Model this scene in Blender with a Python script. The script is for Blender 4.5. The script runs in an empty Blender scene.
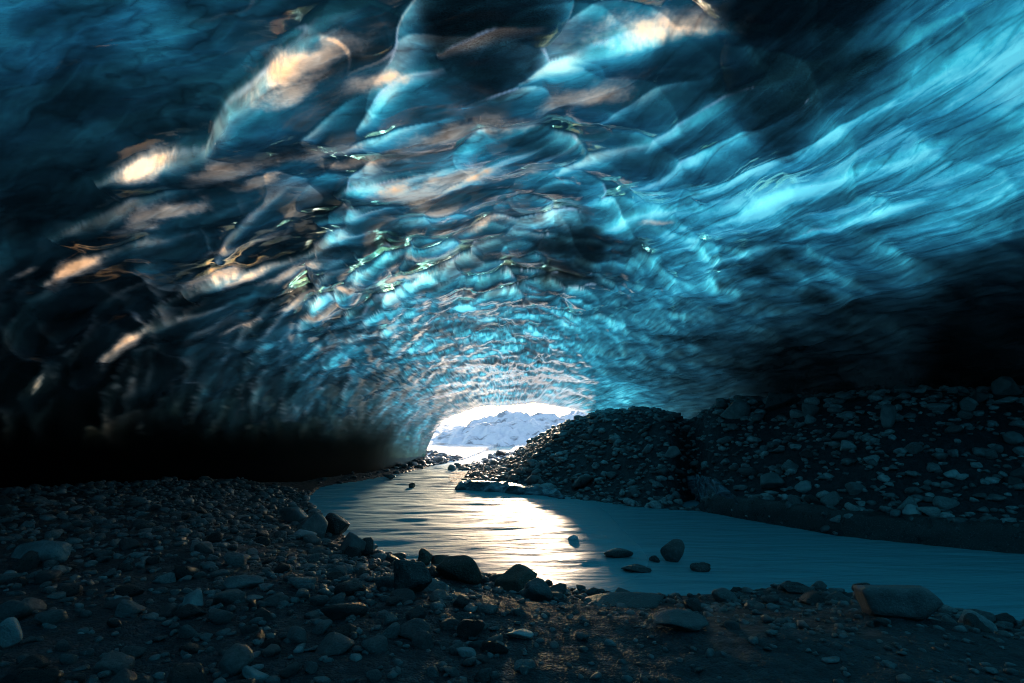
import bpy, math, random
import numpy as np
from mathutils import Vector, Matrix

rng = np.random.default_rng(11)
random.seed(5)
C = bpy.context.scene.collection

# ------------------------------------------------------------------ frame
F_PX, CX, CY = 600.0, 512.0, 341.5
EYE = np.array([0.0, 0.0, 2.2])
TILT = math.atan((425 - CY) / F_PX)
cT, sT = math.cos(TILT), math.sin(TILT)
SUN_EL, SUN_AZ = math.radians(8.5), math.radians(2.0)     # azimuth from +Y towards +X

def ray(px, py):
    a = (px - CX) / F_PX; b = (CY - py) / F_PX
    d = np.array([a, cT - b * sT, sT + b * cT]); return d / np.linalg.norm(d)

def project(P):
    q = P - EYE
    dep = q[..., 1] * cT + q[..., 2] * sT
    up = -q[..., 1] * sT + q[..., 2] * cT
    dd = np.where(dep > 0.05, dep, 0.05)
    return CX + F_PX * q[..., 0] / dd, CY - F_PX * up / dd, dep

def on_level(px, py, z=0.0):
    d = ray(px, py); t = (z - EYE[2]) / d[2]
    return EYE + d * t

# ------------------------------------------------------------------ noise
_perm = rng.permutation(4096)
_rand = rng.random((4096, 6))
def hsh(i, j, k=0):
    return _perm[(_perm[(_perm[(i + 1000 + 37 * k) & 4095] + j + 1000) & 4095] + 11 * k) & 4095]
_ga = rng.random(4096) * 2 * np.pi
_gx, _gy = np.cos(_ga), np.sin(_ga)
def perlin(x, y, k=0):
    xi = np.floor(x).astype(np.int64); yi = np.floor(y).astype(np.int64)
    xf = x - xi; yf = y - yi
    u = xf**3 * (xf * (xf * 6 - 15) + 10); v = yf**3 * (yf * (yf * 6 - 15) + 10)
    def g(a, b):
        h = hsh(xi + a, yi + b, k); return _gx[h] * (xf - a) + _gy[h] * (yf - b)
    return ((g(0, 0) * (1 - u) + g(1, 0) * u) * (1 - v) + (g(0, 1) * (1 - u) + g(1, 1) * u) * v) * 1.5
def fbm(x, y, o=4, k=0):
    s = 0; a = 1.0
    for i in range(o):
        s = s + a * perlin(x * 2**i, y * 2**i, k + i); a *= 0.5
    return s / 1.8
def sstep(a, b, x):
    t = np.clip((x - a) / (b - a), 0, 1); return t * t * (3 - 2 * t)

# ------------------------------------------------------------------ object helpers
def tag(o, label=None, cat=None, group=None, kind=None):
    if label: o['label'] = label
    if cat: o['category'] = cat
    if group: o['group'] = group
    if kind: o['kind'] = kind
    return o

def mesh_np(name, V, Fq, mat, smooth=True, parent=None, attrs=None, link=True):
    me = bpy.data.meshes.new(name)
    V = np.asarray(V, np.float32); Fq = np.asarray(Fq, np.int32)
    n, k = Fq.shape
    me.vertices.add(len(V)); me.vertices.foreach_set('co', V.ravel())
    me.loops.add(n * k); me.loops.foreach_set('vertex_index', Fq.ravel())
    me.polygons.add(n)
    me.polygons.foreach_set('loop_start', np.arange(0, n * k, k, dtype=np.int32))
    me.polygons.foreach_set('use_smooth', np.full(n, smooth, dtype=bool))
    me.update(calc_edges=True)
    if attrs:
        for an, av in attrs.items():
            at = me.attributes.new(an, 'FLOAT', 'POINT'); at.data.foreach_set('value', np.asarray(av, np.float32).ravel())
    me.materials.append(mat)
    if not link: return me
    o = bpy.data.objects.new(name, me); C.objects.link(o)
    if parent: o.parent = parent
    return o

def grid_faces(r, c):
    i = np.arange((r - 1) * (c - 1)); a = (i // (c - 1)) * c + i % (c - 1)
    return np.stack([a, a + 1, a + c + 1, a + c], 1)

# ------------------------------------------------------------------ node helper
class NT:
    def __init__(s, name):
        s.m = bpy.data.materials.new(name); s.m.use_nodes = True
        s.t = s.m.node_tree; s.t.nodes.clear()
        s.out = s.n('ShaderNodeOutputMaterial')
    def n(s, typ, ins=None, **kw):
        nd = s.t.nodes.new(typ)
        for k, v in kw.items(): setattr(nd, k, v)
        for k, v in (ins or {}).items(): s.put(nd.inputs[k], v)
        return nd
    def put(s, sock, v):
        if isinstance(v, bpy.types.NodeSocket): s.t.links.new(v, sock)
        elif isinstance(v, bpy.types.Node): s.t.links.new(v.outputs[0], sock)
        else: sock.default_value = v
    def math(s, op, a, b=0.0, c=0.0, clamp=False):
        nd = s.n('ShaderNodeMath', operation=op, use_clamp=clamp)
        s.put(nd.inputs[0], a); s.put(nd.inputs[1], b); s.put(nd.inputs[2], c); return nd.outputs[0]
    def mixc(s, f, a, b, mode='MIX'):
        nd = s.n('ShaderNodeMix', data_type='RGBA', blend_type=mode)
        s.put(nd.inputs[0], f); s.put(nd.inputs[6], a); s.put(nd.inputs[7], b); return nd.outputs[2]
    def ramp(s, f, stops, interp='LINEAR'):
        nd = s.n('ShaderNodeValToRGB'); s.put(nd.inputs[0], f); cr = nd.color_ramp; cr.interpolation = interp
        while len(cr.elements) < len(stops): cr.elements.new(0.5)
        for e, (p, c) in zip(cr.elements, stops):
            e.position = p; e.color = c if len(c) == 4 else (*c, 1)
        return nd.outputs[0]
    def noise(s, vec, scale, detail=4, rough=0.55, dist=0.0, out=0):
        nd = s.n('ShaderNodeTexNoise', {'Scale': scale, 'Detail': detail, 'Roughness': rough, 'Distortion': dist})
        if vec is not None: s.put(nd.inputs['Vector'], vec)
        return nd.outputs[out]
    def mapping(s, vec, scale=(1, 1, 1), rot=(0, 0, 0)):
        nd = s.n('ShaderNodeMapping'); s.put(nd.inputs['Vector'], vec)
        nd.inputs['Scale'].default_value = scale; nd.inputs['Rotation'].default_value = rot; return nd.outputs[0]
    def attr(s, name):
        return s.n('ShaderNodeAttribute', attribute_name=name).outputs['Fac']
g3 = lambda v: (v, v, v, 1)

# ------------------------------------------------------------------ materials
def mat_ice():
    t = NT('glacier ice'); pos = t.n('ShaderNodeNewGeometry').outputs['Position']
    tr, warm, dirt_shade, edge = t.attr('trans'), t.attr('clear'), t.attr('dirt_shade'), t.attr('edge')  # the clear mask carries painted sun warmth
    streak, side = t.attr('streak'), t.attr('side')
    fl = t.noise(t.mapping(pos, (1.0, 3.2, 3.6), (0, 0, 0.5)), 6.0, 8, 0.72, 1.0)
    fr_ = t.noise(t.mapping(pos, (3.0, 1.5, 3.0), (0, 0, -0.25)), 4.0, 8, 0.72, 0.8)
    fine = t.math('ADD', t.math('MULTIPLY', fl, t.math('SUBTRACT', 1.0, side)), t.math('MULTIPLY', fr_, side))
    st = t.ramp(streak, [(0.25, g3(0.45)), (0.50, g3(0.9)), (0.75, g3(1.35))])
    fi = t.ramp(fine, [(0.3, g3(0.84)), (0.7, g3(1.1))])
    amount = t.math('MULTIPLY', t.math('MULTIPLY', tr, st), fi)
    sp = t.n('ShaderNodeTexVoronoi', {'Scale': 9.0}); t.put(sp.inputs['Vector'], pos)
    speck = t.ramp(sp.outputs['Distance'], [(0.035, g3(1)), (0.06, g3(0))])
    clump = t.ramp(t.noise(pos, 1.3, 3), [(0.56, g3(0)), (0.62, g3(1))])
    grain = t.ramp(t.noise(t.mapping(pos, (1, 2, 2)), 55.0, 6, 0.8), [(0.42, g3(0)), (0.62, g3(1))])
    dm = t.math('MULTIPLY', dirt_shade, t.math('ADD', t.math('MULTIPLY', grain, 0.3), 0.7))
    dm = t.math('MAXIMUM', dm, t.math('MULTIPLY', speck, clump), clamp=True)
    amount = t.math('MULTIPLY', amount, t.math('SUBTRACT', 1.0, t.math('MULTIPLY', dm, 0.93)))
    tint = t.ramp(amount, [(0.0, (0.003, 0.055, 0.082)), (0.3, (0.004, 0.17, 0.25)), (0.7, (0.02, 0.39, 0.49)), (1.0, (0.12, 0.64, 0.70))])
    tint = t.mixc(t.math('MULTIPLY', warm, 0.9), tint, (0.95, 0.55, 0.28, 1))  # warm sunlight painted into the ice tint
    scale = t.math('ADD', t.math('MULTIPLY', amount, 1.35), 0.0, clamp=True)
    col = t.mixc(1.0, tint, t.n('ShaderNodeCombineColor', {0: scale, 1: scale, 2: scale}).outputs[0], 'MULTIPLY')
    trl = t.n('ShaderNodeBsdfTranslucent', {'Color': col})
    b1 = t.n('ShaderNodeBump', {'Strength': 0.05, 'Distance': 0.03, 'Height': fine})
    b2 = t.n('ShaderNodeBump', {'Strength': 0.10, 'Distance': 0.01, 'Height': t.noise(pos, 24.0, 3, 0.6), 'Normal': b1.outputs[0]})
    rcol = t.mixc(1.0, t.mixc(0.10, tint, (0.6, 0.78, 0.85, 1)), t.n('ShaderNodeCombineColor', {0: scale, 1: scale, 2: scale}).outputs[0], 'MULTIPLY')
    rcol = t.mixc(t.math('MULTIPLY', edge, 0.8), rcol, (0.74, 0.88, 0.97, 1))  # pale glints painted on the rims
    rf = t.n('ShaderNodeBsdfRefraction', {'Color': rcol, 'Roughness': 0.07, 'IOR': 1.31, 'Normal': b2.outputs[0]})
    m0 = t.n('ShaderNodeMixShader', {0: t.math('ADD', t.math('MULTIPLY', edge, 0.4), t.math('SUBTRACT', 0.62, t.math('MULTIPLY', warm, 0.3)), clamp=True), 1: trl.outputs[0], 2: rf.outputs[0]})
    dif = t.n('ShaderNodeBsdfDiffuse', {'Color': t.mixc(dm, t.mixc(t.math('MULTIPLY', amount, 2.0, clamp=True), (0.006, 0.014, 0.02, 1), (0.03, 0.12, 0.16, 1)), (0.012, 0.012, 0.013, 1))})
    mx = t.n('ShaderNodeMixShader', {0: 0.12, 1: m0.outputs[0], 2: dif.outputs[0]})
    gl = t.n('ShaderNodeBsdfGlossy', {'Color': t.mixc(dm, (0.95, 0.98, 1, 1), (0.06, 0.06, 0.06, 1)), 'Roughness': t.math('ADD', t.math('MULTIPLY', dm, 0.4), 0.08), 'Normal': b2.outputs[0]})
    fr = t.n('ShaderNodeFresnel', {'IOR': 1.38, 'Normal': b2.outputs[0]})
    m2 = t.n('ShaderNodeMixShader', {0: t.math('MULTIPLY', fr.outputs[0], 1.0, clamp=True), 1: mx.outputs[0], 2: gl.outputs[0]})
    t.put(t.out.inputs[0], m2.outputs[0]); return t.m

def mat_rock(name, lo, hi, rough=0.55, obj=True):
    t = NT(name); tc = t.n('ShaderNodeTexCoord').outputs['Object']
    rnd = t.n('ShaderNodeObjectInfo').outputs['Random'] if obj else t.attr('rnd')
    v = t.noise(tc, 5.0 if obj else 9.0, 8, 0.65)
    v2 = t.noise(tc, 40.0, 4, 0.7)
    base = t.ramp(v, [(0.32, (*lo, 1)), (0.7, (*hi, 1))])
    val = t.math('ADD', t.math('MULTIPLY', rnd, 0.9), 0.5)
    c = t.mixc(1.0, base, t.n('ShaderNodeCombineColor', {0: val, 1: val, 2: val}).outputs[0], 'MULTIPLY')
    c = t.mixc(t.ramp(v2, [(0.55, g3(0)), (0.7, g3(0.5))]), c, (0.30, 0.29, 0.28, 1))
    bp = t.n('ShaderNodeBump', {'Strength': 0.6, 'Distance': 0.02, 'Height': v2})
    bp2 = t.n('ShaderNodeBump', {'Strength': 0.5, 'Distance': 0.05, 'Height': v, 'Normal': bp.outputs[0]})
    rg = t.ramp(v, [(0.3, g3(rough - 0.18)), (0.7, g3(rough + 0.15))])
    p = t.n('ShaderNodeBsdfPrincipled', {'Base Color': c, 'Roughness': rg, 'Normal': bp2.outputs[0]})
    t.put(t.out.inputs[0], p.outputs[0]); return t.m

def mat_ground():
    t = NT('wet gravel'); pos = t.n('ShaderNodeNewGeometry').outputs['Position']
    snow = t.attr('snow')
    vo = t.n('ShaderNodeTexVoronoi', {'Scale': 22.0}); t.put(vo.inputs['Vector'], pos)
    vo2 = t.n('ShaderNodeTexVoronoi', {'Scale': 60.0}); t.put(vo2.inputs['Vector'], pos)
    n = t.noise(pos, 2.0, 8, 0.7)
    c = t.mixc(0.6, t.ramp(n, [(0.3, (0.006, 0.007, 0.009)), (0.7, (0.028, 0.031, 0.036))]),
               t.ramp(vo.outputs['Color'], [(0.0, g3(0.006)), (1.0, (0.055, 0.062, 0.07, 1))]))
    h = t.math('ADD', t.math('MULTIPLY', vo.outputs['Distance'], -1.0), t.math('MULTIPLY', vo2.outputs['Distance'], -0.5))
    sn = t.noise(pos, 0.35, 8, 0.65)
    sc = t.mixc(t.ramp(sn, [(0.50, g3(0)), (0.60, g3(0.8))]), (0.78, 0.80, 0.84, 1), (0.10, 0.10, 0.11, 1))
    c = t.mixc(snow, c, sc)
    bp = t.n('ShaderNodeBump', {'Strength': 0.8, 'Distance': 0.03, 'Height': h})
    rg = t.ramp(t.noise(pos, 6.0, 4), [(0.35, g3(0.5)), (0.65, g3(0.9))])
    p = t.n('ShaderNodeBsdfPrincipled', {'Base Color': c, 'Roughness': rg, 'Normal': bp.outputs[0]})
    t.put(t.out.inputs[0], p.outputs[0]); return t.m

def mat_water():
    t = NT('milky meltwater'); pos = t.n('ShaderNodeNewGeometry').outputs['Position']
    n = t.noise(t.mapping(pos, (0.5, 2.2, 1), (0, 0, 0.25)), 1.2, 5, 0.55, 0.5)
    n2 = t.noise(t.mapping(pos, (1.2, 5.0, 1), (0, 0, 0.2)), 3.0, 4, 0.55, 0.4)
    h = t.math('ADD', n, t.math('MULTIPLY', n2, 0.10))
    bp = t.n('ShaderNodeBump', {'Strength': 0.8, 'Distance': 0.09, 'Height': h})
    p = t.n('ShaderNodeBsdfPrincipled', {'Base Color': (0.17, 0.42, 0.47, 1), 'Specular IOR Level': 0.22, 'Roughness': t.math('ADD', t.math('MULTIPLY', t.attr('rush'), 0.34), 0.2), 'IOR': 1.33, 'Normal': bp.outputs[0]})
    t.put(t.out.inputs[0], p.outputs[0]); return t.m

def mat_snow(name='packed snow'):
    t = NT(name); pos = t.n('ShaderNodeNewGeometry').outputs['Position']
    n = t.noise(pos, 0.55, 7, 0.62, 0.4); n2 = t.noise(t.mapping(pos, (1.5, 1, 0.6)), 1.3, 6, 0.7)
    c = t.mixc(t.ramp(n, [(0.53, g3(0)), (0.62, g3(0.8))]), t.ramp(n2, [(0.3, (0.62, 0.68, 0.78)), (0.7, (0.84, 0.87, 0.92))]), (0.16, 0.17, 0.2, 1))
    bp = t.n('ShaderNodeBump', {'Strength': 0.8, 'Distance': 0.4, 'Height': n2})
    p = t.n('ShaderNodeBsdfPrincipled', {'Base Color': c, 'Roughness': 0.6, 'Normal': bp.outputs[0]})
    t.put(t.out.inputs[0], p.outputs[0]); return t.m

def mat_slab():
    t = NT('striated dirty ice'); tc = t.n('ShaderNodeTexCoord').outputs['Object']
    w = t.noise(t.mapping(tc, (1.6, 1.2, 3.5), (0.2, 0.7, 0)), 1.6, 7, 0.65, 0.8)
    c = t.ramp(w, [(0.35, (0.03, 0.035, 0.04)), (0.52, (0.16, 0.22, 0.26)), (0.7, (0.50, 0.60, 0.66))])
    bp = t.n('ShaderNodeBump', {'Strength': 0.8, 'Distance': 0.05, 'Height': w})
    p = t.n('ShaderNodeBsdfPrincipled', {'Base Color': c, 'Roughness': 0.25, 'IOR': 1.31, 'Normal': bp.outputs[0]})
    t.put(t.out.inputs[0], p.outputs[0]); return t.m

M_ICE, M_GROUND, M_WATER, M_SNOW, M_SLAB = mat_ice(), mat_ground(), mat_water(), mat_snow(), mat_slab()
M_ROCK = [mat_rock('grey basalt', (0.08, 0.08, 0.08), (0.24, 0.235, 0.23)),
          mat_rock('pale weathered stone', (0.2, 0.2, 0.2), (0.48, 0.47, 0.46)),
          mat_rock('dark wet basalt', (0.02, 0.02, 0.02), (0.07, 0.068, 0.065), 0.38),
          mat_rock('brown stone', (0.07, 0.055, 0.045), (0.20, 0.15, 0.11))]
M_PEB = mat_rock('mixed pebbles', (0.10, 0.10, 0.10), (0.38, 0.375, 0.37), 0.5, obj=False)

# ------------------------------------------------------------------ the ice cave
Z0 = -0.3
HK = ([-9, 5, 12, 20, 28, 34], [6.2, 6.9, 6.3, 5.3, 4.4, 3.75])
LK = ([-9, 5, 12, 20, 28, 34], [12, 13, 11.8, 8.4, 6.0, 4.8])
RK = ([-9, 5, 12, 20, 28, 34], [17, 18, 17.5, 14.0, 8.8, 6.2])
def smooth_interp(y, K):
    s = 0
    for o in (-1.5, -0.75, 0, 0.75, 1.5): s = s + np.interp(y + o, *K)
    return s / 5
yy = np.linspace(2.5, 34, 4000)
el = np.arctan2(smooth_interp(yy, HK) + Z0 - EYE[2], yy)
rowpx = np.cumsum(np.abs(np.gradient(600 * np.tan(el - TILT))) + 0.012)
rowpx = (rowpx - rowpx[0]) / (rowpx[-1] - rowpx[0])
ROWS, COLS = 900, 1850
ys = np.concatenate([np.linspace(-9, 2.3, 60), np.interp(np.linspace(0, 1, ROWS - 60), rowpx, yy)])
_t = np.linspace(0, np.pi, 20001); _c = np.cos(_t)
_x = np.where(_c > 0, 18, 13) * np.sign(_c) * np.abs(_c) ** 0.8; _z = 6.9 * np.abs(np.sin(_t)) ** 0.8
_s = np.concatenate([[0], np.cumsum(np.hypot(np.diff(_x), np.diff(_z)))]); _s -= _s[10000]
_w = np.cumsum(np.gradient(_s) * (1 + 2.6 * np.exp(-(_s / 7.0) ** 4))); _w = (_w - _w[0]) / (_w[-1] - _w[0])
th = np.interp(np.linspace(0, 1, COLS), _w, _t); th[0], th[-1] = 0, np.pi
Y, T = np.meshgrid(ys, th, indexing='ij')
Hh = smooth_interp(Y, HK); Wl = smooth_interp(Y, LK); Wr = smooth_interp(Y, RK)
ct, st_ = np.cos(T), np.sin(T); e_ = 2 / 2.5
X = np.where(ct > 0, Wr, Wl) * np.sign(ct) * np.abs(ct) ** e_
Zc = Z0 + Hh * np.abs(st_) ** e_
Zc += 0.30 * fbm(X * 0.22 + 3, Y * 0.16 + 5, 3, 3) * sstep(0, 2.5, Zc)
B = np.stack([X, Y, Zc], -1)
# arc length across, measured from the crown
seg = np.linalg.norm(np.diff(B, axis=1), axis=2); arc = np.concatenate([np.zeros((ROWS, 1)), np.cumsum(seg, 1)], 1)
mid = np.argmin(np.abs(th - np.pi / 2)); A_ = arc[:, mid:mid + 1] - arc           # + towards the right wall
du = np.gradient(B, axis=0); dv = np.gradient(B, axis=1)
Nn = np.cross(du, dv); Nn /= np.linalg.norm(Nn, axis=2, keepdims=True) + 1e-9
cen = np.stack([np.zeros_like(Y), Y, np.full_like(Y, 1.0)], -1)
flip = np.sign(np.sum(Nn * (cen - B), -1)); Nn *= flip[..., None]             # pointing into the cave
Tn = dv / (np.linalg.norm(dv, axis=2, keepdims=True) + 1e-9)                     # towards the left wall foot
# world anchored control maps (values given at places on the vault)
px, py, dep = project(B)
sub = (slice(60, None, 4), slice(None, None, 5))
def blur(q, n=1):
    for _ in range(n):
        p_ = np.pad(q, 1, mode='edge'); q = (p_[:-2, 1:-1] + 2 * p_[1:-1, 1:-1] + p_[2:, 1:-1]) / 4
        p_ = np.pad(q, 1, mode='edge'); q = (p_[1:-1, :-2] + 2 * p_[1:-1, 1:-1] + p_[1:-1, 2:]) / 4
    return q
spx, spy, sA, sY = px[sub].ravel(), py[sub].ravel(), A_[sub].ravel(), Y[sub].ravel()
def find(p, q):
    i = np.argmin((spx - p) ** 2 + (spy - q) ** 2); return sA[i], sY[i]
def wc(a, y): return a / (y + 2.0) * 3.0, np.log(y + 12.0) * 6.0 if False else np.log(np.maximum(y, -1) + 3.0) * 2.4
def field(ctrl, sig=0.30):
    gx, gy = wc(A_, Y); num = np.zeros_like(Y); den = np.full_like(Y, 1e-12)
    for p, q, v in ctrl:
        a, y = find(p, q); cx, cy = wc(a, y)
        w = np.exp(-((gx - cx) ** 2 + (gy - cy) ** 2) / (2 * sig * sig)) + 1e-7 / (0.05 + (gx - cx) ** 2 + (gy - cy) ** 2)
        num += w * v; den += w
    return num / den
glow_rows = {15: [(20, .55), (60, .55), (130, .55), (200, .42), (330, .35), (450, .3), (600, .45), (700, .3), (800, .22), (900, .4), (1000, .8)],
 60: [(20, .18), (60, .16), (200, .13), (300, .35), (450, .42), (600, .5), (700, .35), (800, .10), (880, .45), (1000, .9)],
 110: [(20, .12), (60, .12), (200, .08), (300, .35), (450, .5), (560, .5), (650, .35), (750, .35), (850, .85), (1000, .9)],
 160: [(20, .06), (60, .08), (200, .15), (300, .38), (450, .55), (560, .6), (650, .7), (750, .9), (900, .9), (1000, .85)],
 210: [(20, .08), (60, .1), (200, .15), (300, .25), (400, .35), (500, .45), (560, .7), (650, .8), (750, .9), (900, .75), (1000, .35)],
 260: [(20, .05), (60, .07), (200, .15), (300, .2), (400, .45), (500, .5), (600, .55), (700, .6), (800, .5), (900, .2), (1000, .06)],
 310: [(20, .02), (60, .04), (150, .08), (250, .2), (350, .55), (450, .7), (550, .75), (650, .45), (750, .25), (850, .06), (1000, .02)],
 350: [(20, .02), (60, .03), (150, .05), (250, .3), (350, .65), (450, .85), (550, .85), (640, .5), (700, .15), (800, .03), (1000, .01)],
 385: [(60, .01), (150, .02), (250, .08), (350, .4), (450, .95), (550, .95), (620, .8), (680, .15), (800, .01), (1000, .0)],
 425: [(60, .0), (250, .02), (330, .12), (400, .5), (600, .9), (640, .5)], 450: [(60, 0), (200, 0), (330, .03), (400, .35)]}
GLOW_X = [(560, 250, .7), (620, 215, .9), (690, 175, 1.0), (760, 130, 1.0), (830, 95, 1.0), (900, 55, 1.0), (960, 20, 1.0), (600, 185, .5), (660, 140, .2), (740, 100, .2), (800, 70, .08), (860, 40, .2), (920, 5, .25),
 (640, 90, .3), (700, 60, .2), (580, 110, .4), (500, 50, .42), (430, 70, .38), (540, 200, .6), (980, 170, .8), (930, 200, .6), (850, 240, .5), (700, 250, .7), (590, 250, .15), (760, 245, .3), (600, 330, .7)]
trans = field([(p, q, v) for q, l in glow_rows.items() for p, v in l] + GLOW_X, 0.17)  # bright and dark areas of the vault painted into the transmission
trans *= 1 + 0.9 * sstep(4.5, 2.0, Y)  # unseen roof overhead passes extra light, added as fill
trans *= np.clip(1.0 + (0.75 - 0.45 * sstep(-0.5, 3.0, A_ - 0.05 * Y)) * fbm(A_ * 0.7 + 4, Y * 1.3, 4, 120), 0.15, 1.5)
WARM_SPOTS = [(318, 50, .30, 1), (300, 75, .25, .8), (365, 75, .2, .6), (385, 70, .15, .9), (150, 160, .25, .8), (235, 160, .3, .9), (270, 150, .3, .6), (262, 172, .18, 1), (330, 140, .25, 1),
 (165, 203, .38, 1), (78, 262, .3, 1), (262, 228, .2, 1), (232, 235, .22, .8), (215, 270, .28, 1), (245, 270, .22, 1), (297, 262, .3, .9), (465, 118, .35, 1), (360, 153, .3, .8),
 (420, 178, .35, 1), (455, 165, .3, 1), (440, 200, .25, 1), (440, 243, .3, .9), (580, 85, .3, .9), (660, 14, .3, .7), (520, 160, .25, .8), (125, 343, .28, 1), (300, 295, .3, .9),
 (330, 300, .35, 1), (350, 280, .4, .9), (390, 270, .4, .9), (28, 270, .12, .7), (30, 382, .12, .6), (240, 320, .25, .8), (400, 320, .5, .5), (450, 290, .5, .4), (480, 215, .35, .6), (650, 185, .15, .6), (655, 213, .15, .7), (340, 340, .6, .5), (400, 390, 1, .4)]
clear = np.zeros_like(Y); CW = fbm(A_ * 1.3, Y * 1.3, 4, 48) * 2  # sunlit patches painted at set spots on the ice
for (p, q, r, v) in WARM_SPOTS:
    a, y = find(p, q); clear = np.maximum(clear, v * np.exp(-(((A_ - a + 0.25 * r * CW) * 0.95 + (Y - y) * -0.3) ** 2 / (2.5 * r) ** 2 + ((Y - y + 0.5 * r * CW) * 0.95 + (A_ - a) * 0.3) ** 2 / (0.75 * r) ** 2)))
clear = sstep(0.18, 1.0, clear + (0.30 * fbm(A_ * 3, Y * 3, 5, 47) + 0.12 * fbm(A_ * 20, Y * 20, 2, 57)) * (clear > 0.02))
amp = field([(60, 60, .03), (180, 60, .03), (60, 130, .04), (170, 120, .08), (300, 100, .5), (450, 60, .7), (450, 150, .9), (600, 60, .7), (300, 200, .9), (150, 220, .6),
   (60, 260, .5), (100, 330, .6), (560, 150, .6), (650, 120, .5), (780, 80, .5), (700, 200, .3), (850, 150, .22), (950, 80, .2), (1000, 150, .2), (900, 230, .3), (760, 250, .4),
   (640, 250, .5), (560, 260, .7), (400, 280, 1), (500, 330, 1), (350, 350, 1), (250, 380, 1), (620, 340, .9), (720, 320, .5), (850, 300, .3), (1000, 280, .2), (550, 390, 1), (400, 430, 1)], 0.3)
dirt_shade = field([(490, 15, 1), (510, 25, .9), (800, 75, 1), (770, 90, .7), (840, 60, .8), (700, 120, .35), (600, 250, .8), (760, 250, .7), (960, 270, .5), (990, 200, .4), (470, 235, .5), (680, 330, .5),
   (60, 20, 0), (200, 60, .1), (60, 130, .1), (300, 100, 0), (400, 40, .4), (580, 90, 0), (580, 40, .1), (650, 60, .4), (560, 160, 0), (650, 180, 0), (850, 130, 0), (950, 60, 0), (1000, 120, 0), (700, 220, 0), (640, 290, .1), (850, 230, .1),
   (250, 170, 0), (170, 250, .1), (300, 300, .1), (420, 320, 0), (540, 340, .1), (620, 370, .1), (100, 330, .3), (300, 400, .3), (700, 280, .2), (500, 180, 0), (420, 130, 0), (890, 180, .1)], 0.17)
dirt_shade = sstep(0.35, 0.85, dirt_shade + 0.45 * fbm(A_ * 1.1, Y * 1.1, 4, 40))

dirt_shade = np.maximum(dirt_shade, 1.0 * sstep(3.0, 1.2, Zc + 0.7 * fbm(A_ * .6, Y * .6, 3, 44)) * sstep(31, 26, Y))  # foot of the walls blackened: debris plus painted shade
side = sstep(-0.5, 3.0, A_ - 0.05 * Y)
wpx = 0.5 * fbm(A_ * 0.5, Y * 0.35, 3, 130)
ang = 0.30
ru = A_ * math.cos(ang) + Y * math.sin(ang); rv = -A_ * math.sin(ang) + Y * math.cos(ang)
streakR = fbm(ru * 1.5 + 1.2 * wpx, rv * 0.45, 6, 140)
streakL = fbm(A_ * 0.5 + 3, Y * 1.5 + A_ * 0.5 + 1.2 * wpx, 6, 150)
def lines(x, y, k, p=9): return np.clip(1 - np.abs(fbm(x, y, 4, k)) * 1.6, 0, 1) ** p
lnR = lines(ru * 1.6 + 1.5 * wpx, rv * 0.3, 170); lnR2 = lines(ru * 2.3 + 1.5 * wpx + 5, rv * 0.45 + 3, 175)
lnL = lines(A_ * 0.55 + Y * 0.2, Y * 1.5 + A_ * 0.55 + 1.2 * wpx, 180); lnL2 = lines(A_ * 0.9 + 5, Y * 1.9 + A_ * 0.6 + wpx, 185)
ln = lnR * side + lnL * (1 - side); ln2 = lnR2 * side + lnL2 * (1 - side)
streak = 0.5 + 0.5 * (streakR * side + streakL * (1 - side)) * (1 - 0.35 * side) + 0.14 * ln - 0.16 * ln2
amp = np.clip(amp + 0.08 * side, 0, 1)
# scallops: overlapping scales, crisp on the side facing the camera, soft behind
def scales(size, el_, k, rot=0.0, jit=0.9, skew=0.5):
    wx = A_ + 0.75 * size * fbm(A_ / size * 0.6, Y / size * 0.6, 3, k + 20)
    wy = Y + 0.55 * size * fbm(A_ / size * 0.6 + 9, Y / size * 0.6, 3, k + 25)
    r = rot * np.tanh(A_ / 4.0)
    u = (wx * np.cos(r) + wy * np.sin(r)) / (size * el_); v = (-wx * np.sin(r) + wy * np.cos(r)) / size
    ui = np.floor(u).astype(np.int64); vi = np.floor(v).astype(np.int64)
    best = np.zeros_like(Y); lip_shade = np.full_like(Y, 0.42); rimm = np.zeros_like(Y)
    for i in (-1, 0, 1):
        for j in (-1, 0, 1):
            hid = hsh(ui + i, vi + j, k); R = _rand[hid]
            a = u - (ui + i + 0.5 + jit * (R[..., 0] - 0.5)); b = v - (vi + j + 0.5 + jit * (R[..., 1] - 0.5))
            rot_i = (R[..., 4] - 0.5) * 1.1
            a2 = a * np.cos(rot_i) + b * np.sin(rot_i); b2 = -a * np.sin(rot_i) + b * np.cos(rot_i)
            rad = 0.52 + 0.58 * R[..., 2]
            rr = (a2 * a2 + (b2 * (1 + 0.35 * R[..., 5])) ** 2) / rad ** 2
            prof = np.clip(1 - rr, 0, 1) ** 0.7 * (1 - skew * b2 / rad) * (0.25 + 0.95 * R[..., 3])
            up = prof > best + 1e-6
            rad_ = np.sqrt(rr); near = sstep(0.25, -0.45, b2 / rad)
            m_ = (0.60 + 0.55 * R[..., 3]) * (0.55 + 0.95 * near * sstep(0.25, 1.0, rad_) ** 1.5 + 0.15 * (1 - near))  # near lip bright, back dark: shading painted into each scale
            lip_shade = np.where(up, m_, lip_shade); rimm = np.where(up, near * sstep(0.45, 0.95, rad_) * (0.3 + 0.7 * R[..., 2]) + 3.0 * near * (rad_ > 0.965), rimm)
            best = np.maximum(best, prof)
    return best, lip_shade, rimm
wN = 1 - sstep(13, 19, Y); wM = sstep(7, 11, Y) * (1 - 0.5 * sstep(22, 28, Y)); wS = sstep(12, 18, Y); wF = sstep(18, 25, Y)
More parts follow.
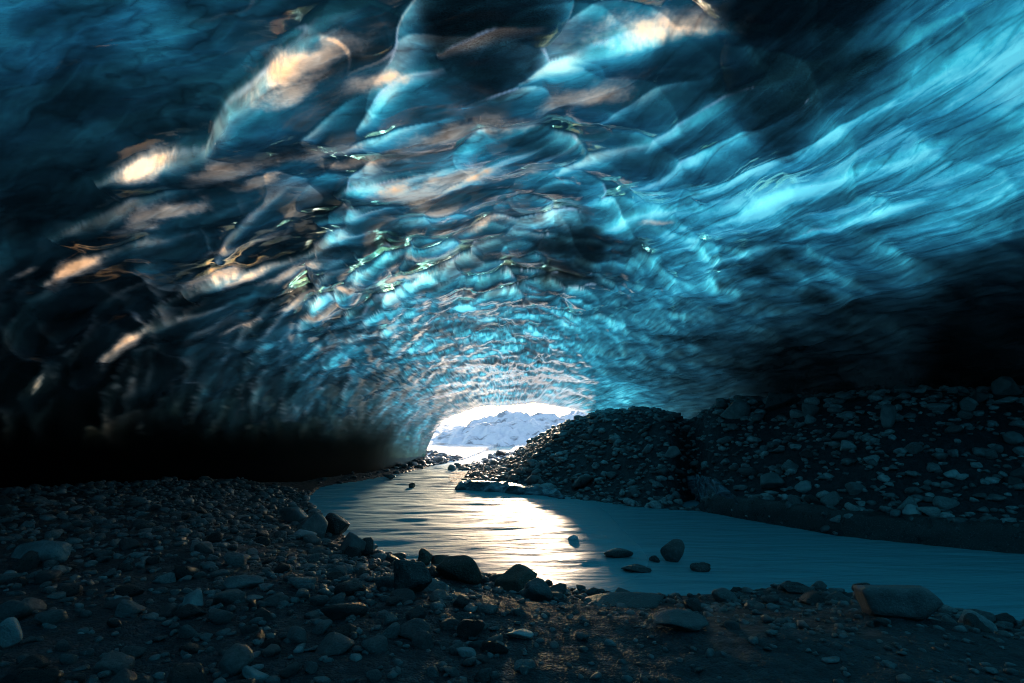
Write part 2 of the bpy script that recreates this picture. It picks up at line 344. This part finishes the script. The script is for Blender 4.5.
h1, m1, r1_ = scales(1.5, 2.4, 1, 0.7); h2, m2, r2_ = scales(0.8, 2.3, 2, 0.6); h3, m3, r3_ = scales(0.5, 1.9, 3, 0.7); h4, m4, r4_ = scales(0.27, 1.9, 4, 0.7)
w2 = np.maximum(wM, 0.5); w3 = 0.15 + 0.85 * wS
h = 0.28 * h1 * wN + (0.17 - 0.07 * sstep(15, 22, Y)) * h2 * w2 + 0.065 * h3 * w3 + 0.03 * h4 * wF
aw = np.clip(amp * 1.6, 0.1, 1) * (1 - 0.6 * side)
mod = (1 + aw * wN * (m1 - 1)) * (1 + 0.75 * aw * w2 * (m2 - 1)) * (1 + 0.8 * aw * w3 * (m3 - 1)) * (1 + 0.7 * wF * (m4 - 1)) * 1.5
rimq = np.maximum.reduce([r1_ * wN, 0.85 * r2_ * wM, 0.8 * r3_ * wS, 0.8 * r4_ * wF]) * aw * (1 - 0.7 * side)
h *= amp * (1 + 0.3 * sstep(0.75, 0.2, np.abs(Nn[..., 2])))
h += 0.05 * fbm(A_ * 0.8, Y * 1.6, 4, 60) * (1 - side) + side * (0.08 * (1 - np.abs(fbm(ru * 0.9 + wpx, rv * 0.16, 3, 160))) ** 2 + 0.04 * fbm(ru * 3, rv * 0.6, 3, 165)) + 0.25 * (1 - amp) * fbm(A_ * 0.16 + 2, (Y + A_ * 0.35) * 0.4, 3, 70)
# single large lobes that give this vault its look: tail px, tip px, half width m, height m
LOBES = [((378, 0), (215, 148), .55, .50), ((384, 68), (308, 135), .38, .34), ((340, 132), (112, 178), .50, .36), ((300, 150), (70, 230), .42, .34),
 ((225, 215), (50, 275), .40, .30), ((292, 178), (222, 250), .30, .45), ((345, 245), (188, 288), .34, .36), ((472, 158), (345, 190), .55, .34),
 ((480, 105), (352, 140), .48, .36), ((590, 78), (470, 100), .50, .30), ((465, 45), (355, 120), .38, .38), ((330, 268), (110, 350), .32, .26),
 ((400, 205), (310, 250), .30, .22), ((560, 130), (470, 170), .35, .25), ((690, 45), (520, 75), .5, .28), ((680, 125), (560, 165), .5, .22),
 ((720, 60), (600, 110), .4, .25), ((560, 15), (450, 40), .4, .3), ((310, 290), (262, 330), .3, .25), ((850, 235), (700, 262), .6, .16), ((740, 200), (600, 225), .5, .14),
 ((1023, 20), (700, 190), .45, .22), ((1020, 120), (720, 215), .5, .2), ((1000, 180), (780, 235), .5, .2), ((960, 10), (640, 180), .5, .3), ((640, 120), (330, 215), .4, .25), ((760, 20), (560, 60), .5, .35), ((820, 60), (640, 140), .5, .3)]
lob = np.zeros_like(Y); lob_shade = np.ones_like(Y); lobr = np.zeros_like(Y)
LW1 = fbm(A_ * 0.8, Y * 0.8, 3, 91); LW2 = fbm(A_ * 0.8 + 7, Y * 0.8, 3, 95)
for (p0, p1, w, a) in LOBES:
    a0, y0 = find(*p0); a1, y1 = find(*p1)
    L = math.hypot(a1 - a0, y1 - y0); ux, uy = (a1 - a0) / L, (y1 - y0) / L
    sx, sy = -uy, ux
    if sy < 0: sx, sy = -sx, -sy                          # s grows away from the camera
    da, dy = A_ - a0 + 0.13 * LW1, Y - y0 + 0.13 * LW2
    t_ = (da * ux + dy * uy) / L; s_ = (da * sx + dy * sy)
    wt = w * np.clip(1.25 * np.clip(t_, 0, 1) ** 0.35 * np.clip(1.04 - t_, 0, 1) ** 0.45, 0, 1)
    wt = np.maximum(wt, 0.14)
    q = s_ / wt
    prof = np.where(q < 0, sstep(1.0, 0.35, np.abs(q)), np.exp(-(q ** 2) * 0.22))
    prof *= ((t_ > 0) & (t_ < 1.04)) * (0.25 + 0.75 * sstep(0, 0.7, t_))
    cand_ = 0.8 * a * prof * np.clip(wt / w * 1.6, 0, 1); up = (cand_ > lob) & (cand_ > 0.06)
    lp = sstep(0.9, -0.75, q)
    lob_shade = np.where(up, 0.62 + 0.85 * lp ** 2, lob_shade)  # lobes get the same painted light and dark sides
    lobr = np.where(up, sstep(0.15, -0.75, q) + 3.0 * (q < -0.70) * (q > -0.80), lobr)
    lob = np.maximum(lob, 0.8 * a * prof * np.clip(wt / w * 1.6, 0, 1))
h = h * (1 - 0.7 * sstep(0.0, 0.25, lob)) + lob
inl = sstep(0.03, 0.10, lob)
mod = mod * (1 - inl) + inl * 1.25 * lob_shade * (1 + 0.3 * (mod - 1)); rimq = rimq * (1 - inl) + inl * np.maximum(lobr, 0.35 * rimq)
foot = sstep(0.9, 3.0, Zc + 0.8 * sstep(25, 33, Y))
h *= foot
h = blur(h, 3) + 0.006 * ln * foot
mod = blur(mod, 1); hd = h - blur(h, 8)
ridge = sstep(0.004, 0.022, hd); valley = sstep(0.003, 0.018, -hd)
lean = np.tanh(-A_ / 2.0)                                      # lobes sag down the flanks
P = B + Nn * h[..., None] + Tn * (0.2 * h * lean)[..., None] + np.array([0, -0.3, 0]) * h[..., None]
# crests lightened, creases darkened: relief shading painted into the transmission
hl = (h - h.min()) / 0.8
thin = sstep(0.05, 0.5, h)
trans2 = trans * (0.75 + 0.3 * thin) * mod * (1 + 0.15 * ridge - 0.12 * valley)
warm_region = field([(300, 60, .6), (450, 120, .8), (250, 160, .8), (100, 230, .6), (230, 250, .9), (400, 180, .9), (330, 300, .9), (130, 340, .8), (560, 90, .6), (480, 220, .8), (520, 160, .6),
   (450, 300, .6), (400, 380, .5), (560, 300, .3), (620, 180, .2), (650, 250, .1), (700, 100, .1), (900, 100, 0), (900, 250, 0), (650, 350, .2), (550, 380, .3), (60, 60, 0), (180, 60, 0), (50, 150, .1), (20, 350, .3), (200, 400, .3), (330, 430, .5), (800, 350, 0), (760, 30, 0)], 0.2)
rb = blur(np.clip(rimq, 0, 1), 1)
sun_warm = np.clip(clear * (0.6 + 0.6 * rb) + warm_region * 0.5 * rb ** 1.6 * sstep(-0.35, 0.35, fbm(A_ * 0.9, Y * 0.9, 3, 210)), 0, 1)  # painted sun warmth, strongest along the rims
trans2 = (trans2 + 0.42 * sun_warm + 0.1 * sun_warm ** 2) * (0.02 + 0.98 * sstep(1.1, 3.3, Zc + 1.7 * sstep(25, 33, Y) * (A_ < 5)))  # adds the warm patches; painted shade deepens towards the wall foot
edge = 0.55 * sstep(1.5, 3.2, Zc) * blur((rimq > 1.5) * np.clip(trans * 2.0, 0, 1) * sstep(-0.3, 0.3, fbm(A_ * 2, Y * 2, 2, 220)), 1)  # thin bright glints painted along scale and lobe rims
V = P.reshape(-1, 3); Fc = grid_faces(ROWS, COLS)
# closed far end behind the camera
back = P[0]; nb = 14
ringsV = [back * (1 - k / nb) + np.array([1.5, -9 - 2.0 * math.sin(k / nb * 1.57), 0.2]) * (k / nb) for k in range(1, nb + 1)]
capV = np.concatenate([back] + ringsV) if False else np.concatenate([back[None]] + [r[None] for r in ringsV]).reshape(-1, 3)
off = len(V); V = np.concatenate([V, capV]); Fc = np.concatenate([Fc, grid_faces(nb + 1, COLS) + off])
zc = np.zeros(len(capV))
cave = mesh_np('ice_vault', V, Fc, M_ICE, attrs={'trans': np.concatenate([trans2.ravel(), zc + 0.05]), 'clear': np.concatenate([sun_warm.ravel(), zc]), 'dirt_shade': np.concatenate([dirt_shade.ravel(), zc]), 'edge': np.concatenate([edge.ravel(), zc]), 'streak': np.concatenate([streak.ravel(), zc]), 'side': np.concatenate([side.ravel(), zc])})
tag(cave, 'scalloped translucent blue ice vault roofing the whole cave', 'ice cave', kind='structure')

# ------------------------------------------------------------------ terrain
near_px = [(432, 466), (400, 474), (360, 481), (318, 488), (305, 500), (320, 518), (345, 538), (395, 560), (440, 572), (500, 578), (560, 590), (640, 600), (720, 598), (790, 588), (870, 598), (960, 615), (1024, 630)]
far_px = [(1024, 554), (930, 545), (840, 536), (770, 524), (700, 511), (640, 508), (560, 497), (500, 490), (455, 487), (448, 478), (452, 468)]
near_w = [on_level(*p)[:2] for p in near_px]; far_w = [on_level(*p)[:2] for p in far_px]
near_w = [np.array([-1.0, 70.0]), np.array([-3.0, 40.0])] + near_w + [np.array([9.5, 8.3]), np.array([14, 5.5]), np.array([22, 2.0])]
far_w = [np.array([26, 5.5]), np.array([16, 10.2])] + far_w + [np.array([-0.6, 40.0]), np.array([1.0, 70.0])]
poly = np.array(near_w + far_w)
def sdist(x, y):
    x = np.asarray(x, float); y = np.asarray(y, float)
    d = np.full(x.shape, 1e9); ins = np.zeros(x.shape, bool); side = np.zeros(x.shape, bool)
    n = len(poly); nn = len(near_w)
    for i in range(n):
        a, b = poly[i], poly[(i + 1) % n]; ab = b - a
        t = np.clip(((x - a[0]) * ab[0] + (y - a[1]) * ab[1]) / (ab @ ab), 0, 1)
        dd = np.hypot(x - a[0] - t * ab[0], y - a[1] - t * ab[1])
        far = i >= nn and i < n - 1
        side = np.where(dd < d, far, side); d = np.minimum(d, dd)
        c = ((a[1] > y) != (b[1] > y)) & (x < (b[0] - a[0]) * (y - a[1]) / (b[1] - a[1] + 1e-12) + a[0])
        ins ^= c
    return np.where(ins, -d, d), side
def far_top(x, y):
    # crest height of the far bank, by direction seen along it
    r = x / np.maximum(y, 1)
    top = np.interp(r, [-0.12, -0.02, 0.03, 0.09, 0.14, 0.22, 0.285, 0.31, 0.36, 0.5, 0.8, 1.2], [0.15, 0.45, 1.4, 2.2, 2.65, 2.8, 2.5, 2.6, 3.0, 3.05, 3.1, 3.4])
    return top
def height(x, y):
    x = np.asarray(x, float); y = np.asarray(y, float)
    d, far = sdist(x, y)
    nz = fbm(x * 0.7, y * 0.7, 4, 5)
    zn = 0.62 * sstep(0, 3.6, d) + 0.25 * sstep(3, 9, d) * sstep(1, -6, x) + 0.05 + 0.10 * nz * sstep(0, 1.5, d)
    top = far_top(x, y); r = x / np.maximum(y, 1)
    ledge = sstep(0.29, 0.33, r) * 0.42
    fz = ledge * sstep(0.0, 0.12, d) + (top - ledge) * sstep(0.15, 5.2, d) ** 0.85 + 0.16 * nz * sstep(0.2, 2, d)
    gully = np.exp(-((r - 0.295) / 0.02) ** 2) * 0.8
    fz = fz - 1.4 * gully * sstep(0.3, 1.5, d) * (0.25 + 0.75 * sstep(5.5, 3.8, d))
    fz = np.where(y > 33, fz * (1 - sstep(33, 40, y)) + 0.35 * sstep(33, 40, y), fz)
    zz = np.where(far, fz, zn)
    zz = np.where(d < 0, -0.05 - 0.35 * sstep(0, 1.2, -d), zz)
    out = sstep(36, 60, y)
    return zz * (1 - out) + out * (0.25 + 0.5 * fbm(x * 0.05, y * 0.05, 3, 8) * (d > 0) - 0.4 * (d < 0) * (y < 75))
def axis_pts(segs):
    return np.unique(np.concatenate([np.arange(a, b, s) for a, b, s in segs]))
gx = axis_pts([(-3000, -400, 400), (-400, -60, 30), (-60, -18, 3), (-18, 22, 0.075), (22, 60, 3), (60, 400, 30), (400, 3001, 400)])
gy = axis_pts([(-400, -20, 60), (-20, 2, 0.5), (2, 14, 0.05), (14, 30, 0.09), (30, 48, 0.25), (48, 120, 2), (120, 400, 20), (400, 4001, 300)])
GX, GY = np.meshgrid(gx, gy)
GZ = height(GX, GY) + (0.018 * fbm(GX * 5, GY * 5, 3, 15)) * (GY < 40)
snow = sstep(33.5, 38, GY + 2 * fbm(GX * .4, GY * .4, 3, 66))
mesh_np('ground', np.stack([GX, GY, GZ], -1).reshape(-1, 3), grid_faces(len(gy), len(gx)), M_GROUND, attrs={'snow': snow})['kind'] = 'structure'

def drop(px_, py_, zoff=0.0):
    d = ray(px_, py_); ts = np.linspace(2, 45, 3000)
    Q = EYE + d * ts[:, None]; hz = height(Q[:, 0], Q[:, 1]) if True else 0
    hz = np.maximum(hz, 0.0)
    k = np.argmax(Q[:, 2] < hz); return np.array([Q[k, 0], Q[k, 1], hz[k]]), ts[k]

# water: one sheet with real long swells, rough where it rushes in the sun
wx = axis_pts([(-12, 24, 0.06)]); wy = axis_pts([(4, 14, 0.045), (14, 34, 0.07), (34, 80, 0.8)])
WX, WY = np.meshgrid(wx, wy)
rush = sstep(3.2, -0.5, WX - 0.02 * WY) * sstep(7, 11, WY)
a_, b_ = WX * 0.5 + 0.12 * WY, WY * 1.5 - 0.2 * WX
WZ = (0.014 + 0.05 * rush) * fbm(a_, b_, 2, 31) + 0.012 * rush * perlin(a_ * 2.1, b_ * 2.4, 37)
for p, q, w_, a in [(600, 560, .5, .035), (560, 540, .5, .04), (520, 535, .4, .04), (640, 548, .35, .03), (430, 520, .5, .03), (480, 548, .5, .03)]:
    c_ = on_level(p, q); WZ += a * np.exp(-((WX - c_[0]) / (w_ * 1.6)) ** 2 - ((WY - c_[1]) / (w_ * .6)) ** 2)
WZ *= (WY < 34)
mesh_np('river', np.stack([WX, WY, WZ], -1).reshape(-1, 3), grid_faces(len(wy), len(wx)), M_WATER, attrs={'rush': rush.ravel()})['kind'] = 'structure'

# snow covered hills outside the mouth
def hill(name, cx, cy, rx, ry, hh, seed, n=90):
    u = np.linspace(-1.2, 1.2, n); U, W = np.meshgrid(u, u)
    r = np.hypot(U, W); prof = np.clip(1 - r, 0, 1)
    zz = 0.88 * hh * (sstep(0, 1, prof) ** 0.6) * (1 + 0.35 * fbm(U * 2.5 + seed, W * 2.5, 4, seed)) + 0.16 * hh * fbm(U * 13, W * 5, 4, seed + 3) * (prof > 0)
    o = mesh_np(name, np.stack([cx + U * rx, cy + W * ry, zz - 0.15], -1).reshape(-1, 3), grid_faces(n, n), M_SNOW); o['kind'] = 'structure'
    return o
hill('snow_hill', 1.0, 78, 13, 16, 4.3, 4)
hill('snow_hill', 16, 95, 16, 20, 6.5, 9)
hill('snow_ridge', -22, 160, 22, 30, 3.2, 14)

# ------------------------------------------------------------------ stones
def ico(sub):
    import bmesh
    bm = bmesh.new(); bmesh.ops.create_icosphere(bm, subdivisions=sub, radius=1.0)
    v = np.array([x.co[:] for x in bm.verts]); f = np.array([[x.index for x in q.verts] for q in bm.faces]); bm.free()
    return v, f
ICO = {s: ico(s) for s in (1, 2, 3, 4)}
def rock_shape(sub, seed, planes=14, rnd=0.06):
    r_ = np.random.default_rng(seed); v, f = ICO[sub]
    n = r_.normal(size=(planes, 3)); n /= np.linalg.norm(n, axis=1, keepdims=True)
    d = r_.uniform(0.42, 0.95, planes)
    dots = v @ n.T; rr = np.where(dots > 0.05, d / np.maximum(dots, 0.05), 9)
    k = 26.0; rad = -np.log(np.exp(-k * np.minimum(rr, 3)).sum(1) + math.exp(-k * 1.15)) / k      # soft minimum: worn edges
    P_ = v * rad[:, None]
    P_ = P_ * (1 + rnd * fbm(P_[:, 0] * 2 + seed, P_[:, 1] * 2 + P_[:, 2] * 1.3, 3, seed % 50))[:, None]
    P_ /= np.abs(P_).max(0)
    return P_, f
def pick_mat(i): return M_ROCK[i]

def boulder(p, q, w, hpx, label, mat=0, seed=1, name='boulder', yaw=0.0, sink=0.18, depth=0.9, cat='boulder', m=None, sharp=9):
    g, t = drop(p, q); base = g
    pxm = ((g - EYE)[1] * cT + (g - EYE)[2] * sT) / F_PX
    sx, sz = w * pxm / 2, hpx * pxm / 2 * (1 + sink)
    v, f = rock_shape(4 if w > 24 else 3, seed, sharp)
    v = v * np.array([sx, sx * depth, sz])
    o = mesh_np(name, v, f, m or pick_mat(mat))
    o.location = (base[0], base[1] + sx * depth * 0.5, base[2] + sz * (1 - 2 * sink)); o.rotation_euler = (0, 0, yaw)
    tag(o, label, cat); placed.append((o.location.x, o.location.y, sx))
    return o
placed = []
BIG = [
 (912, 619, 98, 42, 'large grey boulder with a sloping right side on the near bank', 0, 3),
 (673, 562, 26, 22, 'rounded grey boulder standing alone in the river', 0, 5),
 (618, 560, 34, 10, 'low dark wet stone left of the round river boulder', 2, 7),
 (637, 573, 30, 9, 'flat dark stone in front of the round river boulder', 2, 8),
 (702, 572, 22, 9, 'small dark stone right of the round river boulder', 2, 9),
 (655, 563, 12, 7, 'tiny dark stone touching the left of the river boulder', 2, 10),
 (336, 534, 27, 21, 'dark round boulder nearest the water on the left bank', 2, 11),
 (291, 523, 32, 17, 'dark boulder topping the left bank rubble by the water', 0, 12),
 (313, 538, 36, 27, 'blue grey boulder behind the pale slab on the left bank', 0, 13),
 (300, 539, 30, 12, 'pale flat slab wedged between the left bank boulders', 1, 14),
 (351, 556, 32, 24, 'smooth leaning boulder below the dark round one', 0, 15),
 (366, 556, 20, 18, 'wedge of rock at the water edge of the left bank', 2, 16),
 (425, 566, 16, 17, 'small pointed brown stone sticking up at the water edge', 3, 17),
 (438, 568, 20, 13, 'rounded brown stone between pointed stone and humped boulder', 3, 18),
 (410, 594, 42, 34, 'dark pointed triangular rock on the near bank', 2, 19),
 (457, 582, 50, 26, 'humped boulder rimmed with sun beside the bright water', 3, 20),
 (517, 592, 46, 25, 'broad rounded boulder in front of the brightest water', 3, 21),
 (537, 601, 32, 22, 'rough boulder leaning on the broad rounded boulder', 0, 22),
 (862, 603, 16, 16, 'small pale stone left of the large grey boulder', 1, 23),
 (682, 630, 58, 13, 'pale crumbly mound of rock on the near gravel', 0, 24),
 (630, 608, 105, 9, 'long low dark slab lying along the near water edge', 2, 25),
 (802, 594, 36, 8, 'thin dark slab at the shallow edge of the river', 2, 26),
 (3, 650, 26, 30, 'pale boulder cut by the left edge of the picture', 1, 27),
 (32, 562, 62, 20, 'broad flat boulder on the far left gravel', 0, 28),
 (252, 684, 30, 16, 'pale angular stone at the bottom of the left gravel', 1, 29),
 (466, 657, 20, 11, 'lone pale cobble on the dark foreground gravel', 1, 30),
 (517, 640, 34, 9, 'flat bluish stone on the dark foreground gravel', 1, 31),
 (192, 612, 30, 20, 'smooth pale boulder in the middle of the left rubble', 1, 32),
 (240, 590, 40, 14, 'flat grey slab in the left rubble above the foreground', 0, 33),
 (1012, 396, 36, 24, 'large pale boulder crowning the right end of the far bank', 1, 34),
 (1010, 404, 28, 8, 'pale slab under the crowning boulder on the far bank', 1, 35),
 (1016, 447, 22, 16, 'pale boulder at the right edge halfway up the far bank', 1, 36),
 (893, 427, 17, 24, 'upright pale stone near the crest of the far bank', 1, 37),
 (782, 408, 38, 20, 'wide dark boulder on the crest of the far bank', 2, 38),
 (736, 418, 32, 20, 'grey boulder on the crest left of the wide dark one', 0, 39),
 (812, 417, 18, 16, 'pale rounded boulder right of the wide dark crest boulder', 1, 40),
 (779, 489, 34, 16, 'flat topped pale boulder low on the far bank', 1, 41),
 (806, 494, 20, 13, 'pale stone just right of the flat topped pale boulder', 1, 42),
 (913, 516, 20, 11, 'white stone resting on the dark ledge by the water', 1, 43),
 (953, 478, 18, 9, 'light stone low on the right part of the far bank', 1, 44),
 (674, 460, 18, 14, 'rounded pale boulder at the foot of the gully', 1, 45),
 (582, 488, 22, 13, 'dark boulder at the waterline of the middle mound', 2, 46),
 (533, 484, 18, 10, 'small boulder at the waterline left of the middle mound', 0, 47),
 (390, 479, 15, 5, 'low dark stone in the river below the ice wall', 2, 48),
 (411, 488, 8, 6, 'small pointed stone breaking the glittering water', 2, 49),
 (500, 456, 12, 6, 'dark stone on the gravel by the cave mouth', 2, 50)]
for i, (p, q, w, hh, lab, mt, sd) in enumerate(BIG):
    if i == 0: boulder(p, q, w, hh, lab, mt, 203, yaw=0.0, depth=0.7, sharp=11, sink=0.3).rotation_euler = (0, 0.2, 0.2)
    else: boulder(p, q, w, hh, lab, mt, sd, yaw=0.0, depth=0.7 if w < 60 else 0.4, sharp=22 if i in (1, 6, 8, 13, 14, 15, 29) else 9)
boulder(573, 541, 11, 6, 'small white chunk of ice sticking out of the river', 1, 71, name='ice_chunk', cat='ice chunk', m=M_SNOW, sharp=5)

# ice pieces on the far bank
def slab(name, pts, thick, label, cat, mat, seed):
    """a rugged block following a line on the ground: pts = (px, py, height m)"""
    L = []
    for (p, q, hz) in pts:
        g, _ = drop(p, q); L.append((g, hz))
    n = 40; m_ = 14; Vv = np.zeros((n, m_, 3))
    ts = np.linspace(0, len(L) - 1, n)
    for i, t in enumerate(ts):
        k = min(int(t), len(L) - 2); f = t - k
        g = L[k][0] * (1 - f) + L[k + 1][0] * f; hz = L[k][1] * (1 - f) + L[k + 1][1] * f
        tp = min(1, 4 * min(t, len(L) - 1 - t) + 0.15)
        for j in range(m_):
            a = -0.35 + (np.pi + 0.7) * j / (m_ - 1)
            cy = -np.cos(a) * thick * 0.5; cz = max(-0.35, np.sin(a)) * hz * tp
            cy = np.sign(cy) * abs(cy) ** 0.8
            Vv[i, j] = g + np.array([0, cy + thick * 0.5, cz])
    nz = fbm(Vv[..., 0] * 3 + seed, Vv[..., 1] * 3 + Vv[..., 2] * 5, 4, seed)
    Vv[..., 2] += 0.14 * nz * (Vv[..., 2] > 0.0); Vv[..., 1] -= 0.22 * nz
    o = mesh_np(name, Vv.reshape(-1, 3), grid_faces(n, m_), mat)
    return tag(o, label, cat)
slab('ice_block', [(688, 488, .3), (700, 494, .5), (716, 502, .55), (738, 508, .3)], 0.7, 'pale striated ice block showing at the gully end of the far bank', 'ice block', M_SLAB, 3)
slab('ice_shelf', [(455, 489, .22), (480, 491, .30), (510, 493, .26), (545, 496, .2), (565, 499, .15)], 1.1, 'low frosted ice shelf at the waterline by the middle mound', 'ice shelf', M_SLAB, 8)
slab('ice_ledge', [(705, 511, .35), (740, 517, .5), (790, 527, .5), (850, 537, .5), (930, 545, .48), (1020, 553, .5), (1100, 562, .5)], 0.55, 'long dark undercut ledge along the right bank of the river', 'ledge', M_ROCK[2], 12)

# the many stones: sampled on the banks, the 250 or so largest in view stand alone
cand = []
def sample(n, xr, yr, smin, smax, pw, test):
    xs = rng.uniform(*xr, n); ys_ = rng.uniform(*yr, n)
    s = smin * (1 - rng.random(n) * (1 - (smin / smax) ** pw)) ** (-1 / pw)
    d, far = sdist(xs, ys_); ok = test(xs, ys_, d, far)
    z = height(xs, ys_)
    for k in np.nonzero(ok)[0]: cand.append((xs[k], ys_[k], z[k], s[k], bool(far[k])))
sample(11000, (-14, 1.5), (3.2, 20), .03, .16, 1.7, lambda x, y, d, f: (d > -.05) & ~f & (x < -0.28 * y + 1.2 + 0.8 * fbm(x, y, 2, 77)) )
sample(5000, (-3, 12), (3.2, 13), .02, .07, 2.4, lambda x, y, d, f: (d > 0) & ~f)
sample(3000, (-3, 12), (6, 12), .04, .17, 2.0, lambda x, y, d, f: (d > -.15) & (d < 1.5) & ~f)
sample(17000, (-2, 22), (9, 33), .055, .24, 1.9, lambda x, y, d, f: (d > 0.02) & f & (d < 8) & (fbm(x * 0.9, y * 0.9, 3, 230) > rng.uniform(-0.9, 0.05, x.shape)))
sample(900, (-6, 3), (30, 40), .08, .35, 1.8, lambda x, y, d, f: (d > 0.0))
sample(300, (-8, 0), (16, 33), .06, .16, 1.8, lambda x, y, d, f: (d > -.2) & ~f)
arr = np.array([(c[0], c[1], c[2], c[3]) for c in cand]); far_a = np.array([c[4] for c in cand])
ppx, ppy, pd = project(arr[:, :3])
vis = (pd > 0.5) & (ppx > -15) & (ppx < 1040) & (ppy < 695)
size_px = arr[:, 3] * F_PX / np.maximum(pd, .5)
# keep clear of named boulders and of each other (large ones)
keep = vis.copy()
for (bx, by, br) in placed: keep &= np.hypot(arr[:, 0] - bx, arr[:, 1] - by) > br * 0.85
order = np.argsort(-size_px); order = [i for i in order if keep[i]]
big, small = [], []
acc = []
for i in order:
    if len(big) < 250:
        if all((arr[i, 0] - arr[j, 0]) ** 2 + (arr[i, 1] - arr[j, 1]) ** 2 > (0.8 * (arr[i, 3] + arr[j, 3])) ** 2 for j in big):
            big.append(i)
    else: small.append(i)
protos = []
for k in range(14):
    v, f = rock_shape(3, 300 + k, 11)
    for mi in range(3): protos.append(mesh_np('stone', v, f, M_ROCK[mi], link=False))
for i in big:
    x, y, z, s = arr[i]; r1 = random.random()
    mi = (0 if r1 < .45 else (1 if r1 < .85 else 2)) if far_a[i] else (0 if r1 < .5 else (1 if r1 < .62 else 2))
    o = bpy.data.objects.new('stone', protos[random.randrange(14) * 3 + mi]); C.objects.link(o)
    fl = random.uniform(.5, .85); o.location = (x, y, z + s * fl * 0.35); o.scale = (s * random.uniform(.9, 1.35), s, s * fl)
    o.rotation_euler = (random.uniform(-.25, .25), random.uniform(-.25, .25), random.uniform(0, 6.28))
    kind = ['grey', 'pale', 'dark'][mi]
    if far_a[i]:
        pl, gr = ('middle mound of rubble across the river', 'stones on the middle mound') if x / y < 0.292 else ('right rubble bank across the river', 'stones on the right rubble bank')
    elif x < -0.28 * y + 1.4: pl, gr = ('near left bank of the river', 'stones on the near left bank')
    else: pl, gr = ('near bank at the right of the foreground', 'stones on the near right bank')
    tag(o, f'{kind} worn stone among the rubble on the {pl}', 'stone', f'{kind} {gr}')
# all smaller stones as one mass
lo = [rock_shape(2, 500 + k, 9) for k in range(10)]; lo1 = [rock_shape(1, 520 + k, 8, 0.0) for k in range(8)]
Vs, Fs, Rs = [], [], []; o_ = 0
for i in small:
    x, y, z, s = arr[i]; v, f = lo[random.randrange(10)] if size_px[i] > 2.5 else lo1[random.randrange(8)]
    a = random.uniform(0, 6.28); ca, sa = math.cos(a), math.sin(a)
    q = v * np.array([s * random.uniform(.9, 1.4), s, s * random.uniform(.5, .85)])
    tl = random.uniform(-.3, .3); q = np.stack([q[:, 0], q[:, 1] * math.cos(tl) - q[:, 2] * math.sin(tl), q[:, 1] * math.sin(tl) + q[:, 2] * math.cos(tl)], 1)
    q = np.stack([q[:, 0] * ca - q[:, 1] * sa + x, q[:, 0] * sa + q[:, 1] * ca + y, q[:, 2] + z + s * 0.2], 1)
    Vs.append(q); Fs.append(f + o_); o_ += len(v); Rs.append(np.full(len(v), random.random() ** 1.5 * (1.4 if far_a[i] else 0.7) - (0.0 if far_a[i] else 0.25)))
gv = mesh_np('gravel', np.concatenate(Vs), np.concatenate(Fs), M_PEB, attrs={'rnd': np.concatenate(Rs)})
tag(gv, 'loose cobbles and pebbles covering both river banks', 'gravel', kind='stuff')

# ------------------------------------------------------------------ light, sky, camera
w = bpy.data.worlds.new('World'); bpy.context.scene.world = w; w.use_nodes = True
nt = w.node_tree; nt.nodes.clear()
sky = nt.nodes.new('ShaderNodeTexSky'); sky.sky_type = 'NISHITA'; sky.sun_disc = False
sky.sun_elevation = SUN_EL; sky.sun_rotation = SUN_AZ; sky.air_density = 1.0; sky.dust_density = 0.6; sky.ozone_density = 1.5
bg = nt.nodes.new('ShaderNodeBackground'); bg.inputs[1].default_value = 0.15
wo = nt.nodes.new('ShaderNodeOutputWorld'); nt.links.new(sky.outputs[0], bg.inputs[0]); nt.links.new(bg.outputs[0], wo.inputs[0])
sl = bpy.data.lights.new('sun', 'SUN'); sl.energy = 2.0; sl.angle = math.radians(3.0); sl.color = (1.0, 0.73, 0.50)
so = bpy.data.objects.new('sun', sl); C.objects.link(so)
sd = Vector((math.sin(SUN_AZ) * math.cos(SUN_EL), math.cos(SUN_AZ) * math.cos(SUN_EL), math.sin(SUN_EL)))
so.rotation_euler = sd.to_track_quat('Z', 'Y').to_euler(); so.location = sd * 60

cam = bpy.data.cameras.new('camera'); cam.sensor_width = 36; cam.lens = 36 * F_PX / 1024; cam.clip_end = 8000; cam.clip_start = 0.05
co = bpy.data.objects.new('camera', cam); C.objects.link(co); co.location = EYE; co.rotation_euler = (math.pi / 2 + TILT, 0, 0)
S = bpy.context.scene; S.camera = co
S.render.engine = 'CYCLES'; S.cycles.max_bounces = 7; S.cycles.diffuse_bounces = 4; S.cycles.glossy_bounces = 4; S.cycles.transmission_bounces = 4
S.cycles.use_denoising = True; S.cycles.filter_width = 1.1; S.cycles.sample_clamp_indirect = 6
S.view_settings.view_transform = 'Standard'; S.view_settings.look = 'None'; S.view_settings.gamma = 1; S.view_settings.exposure = 1.8
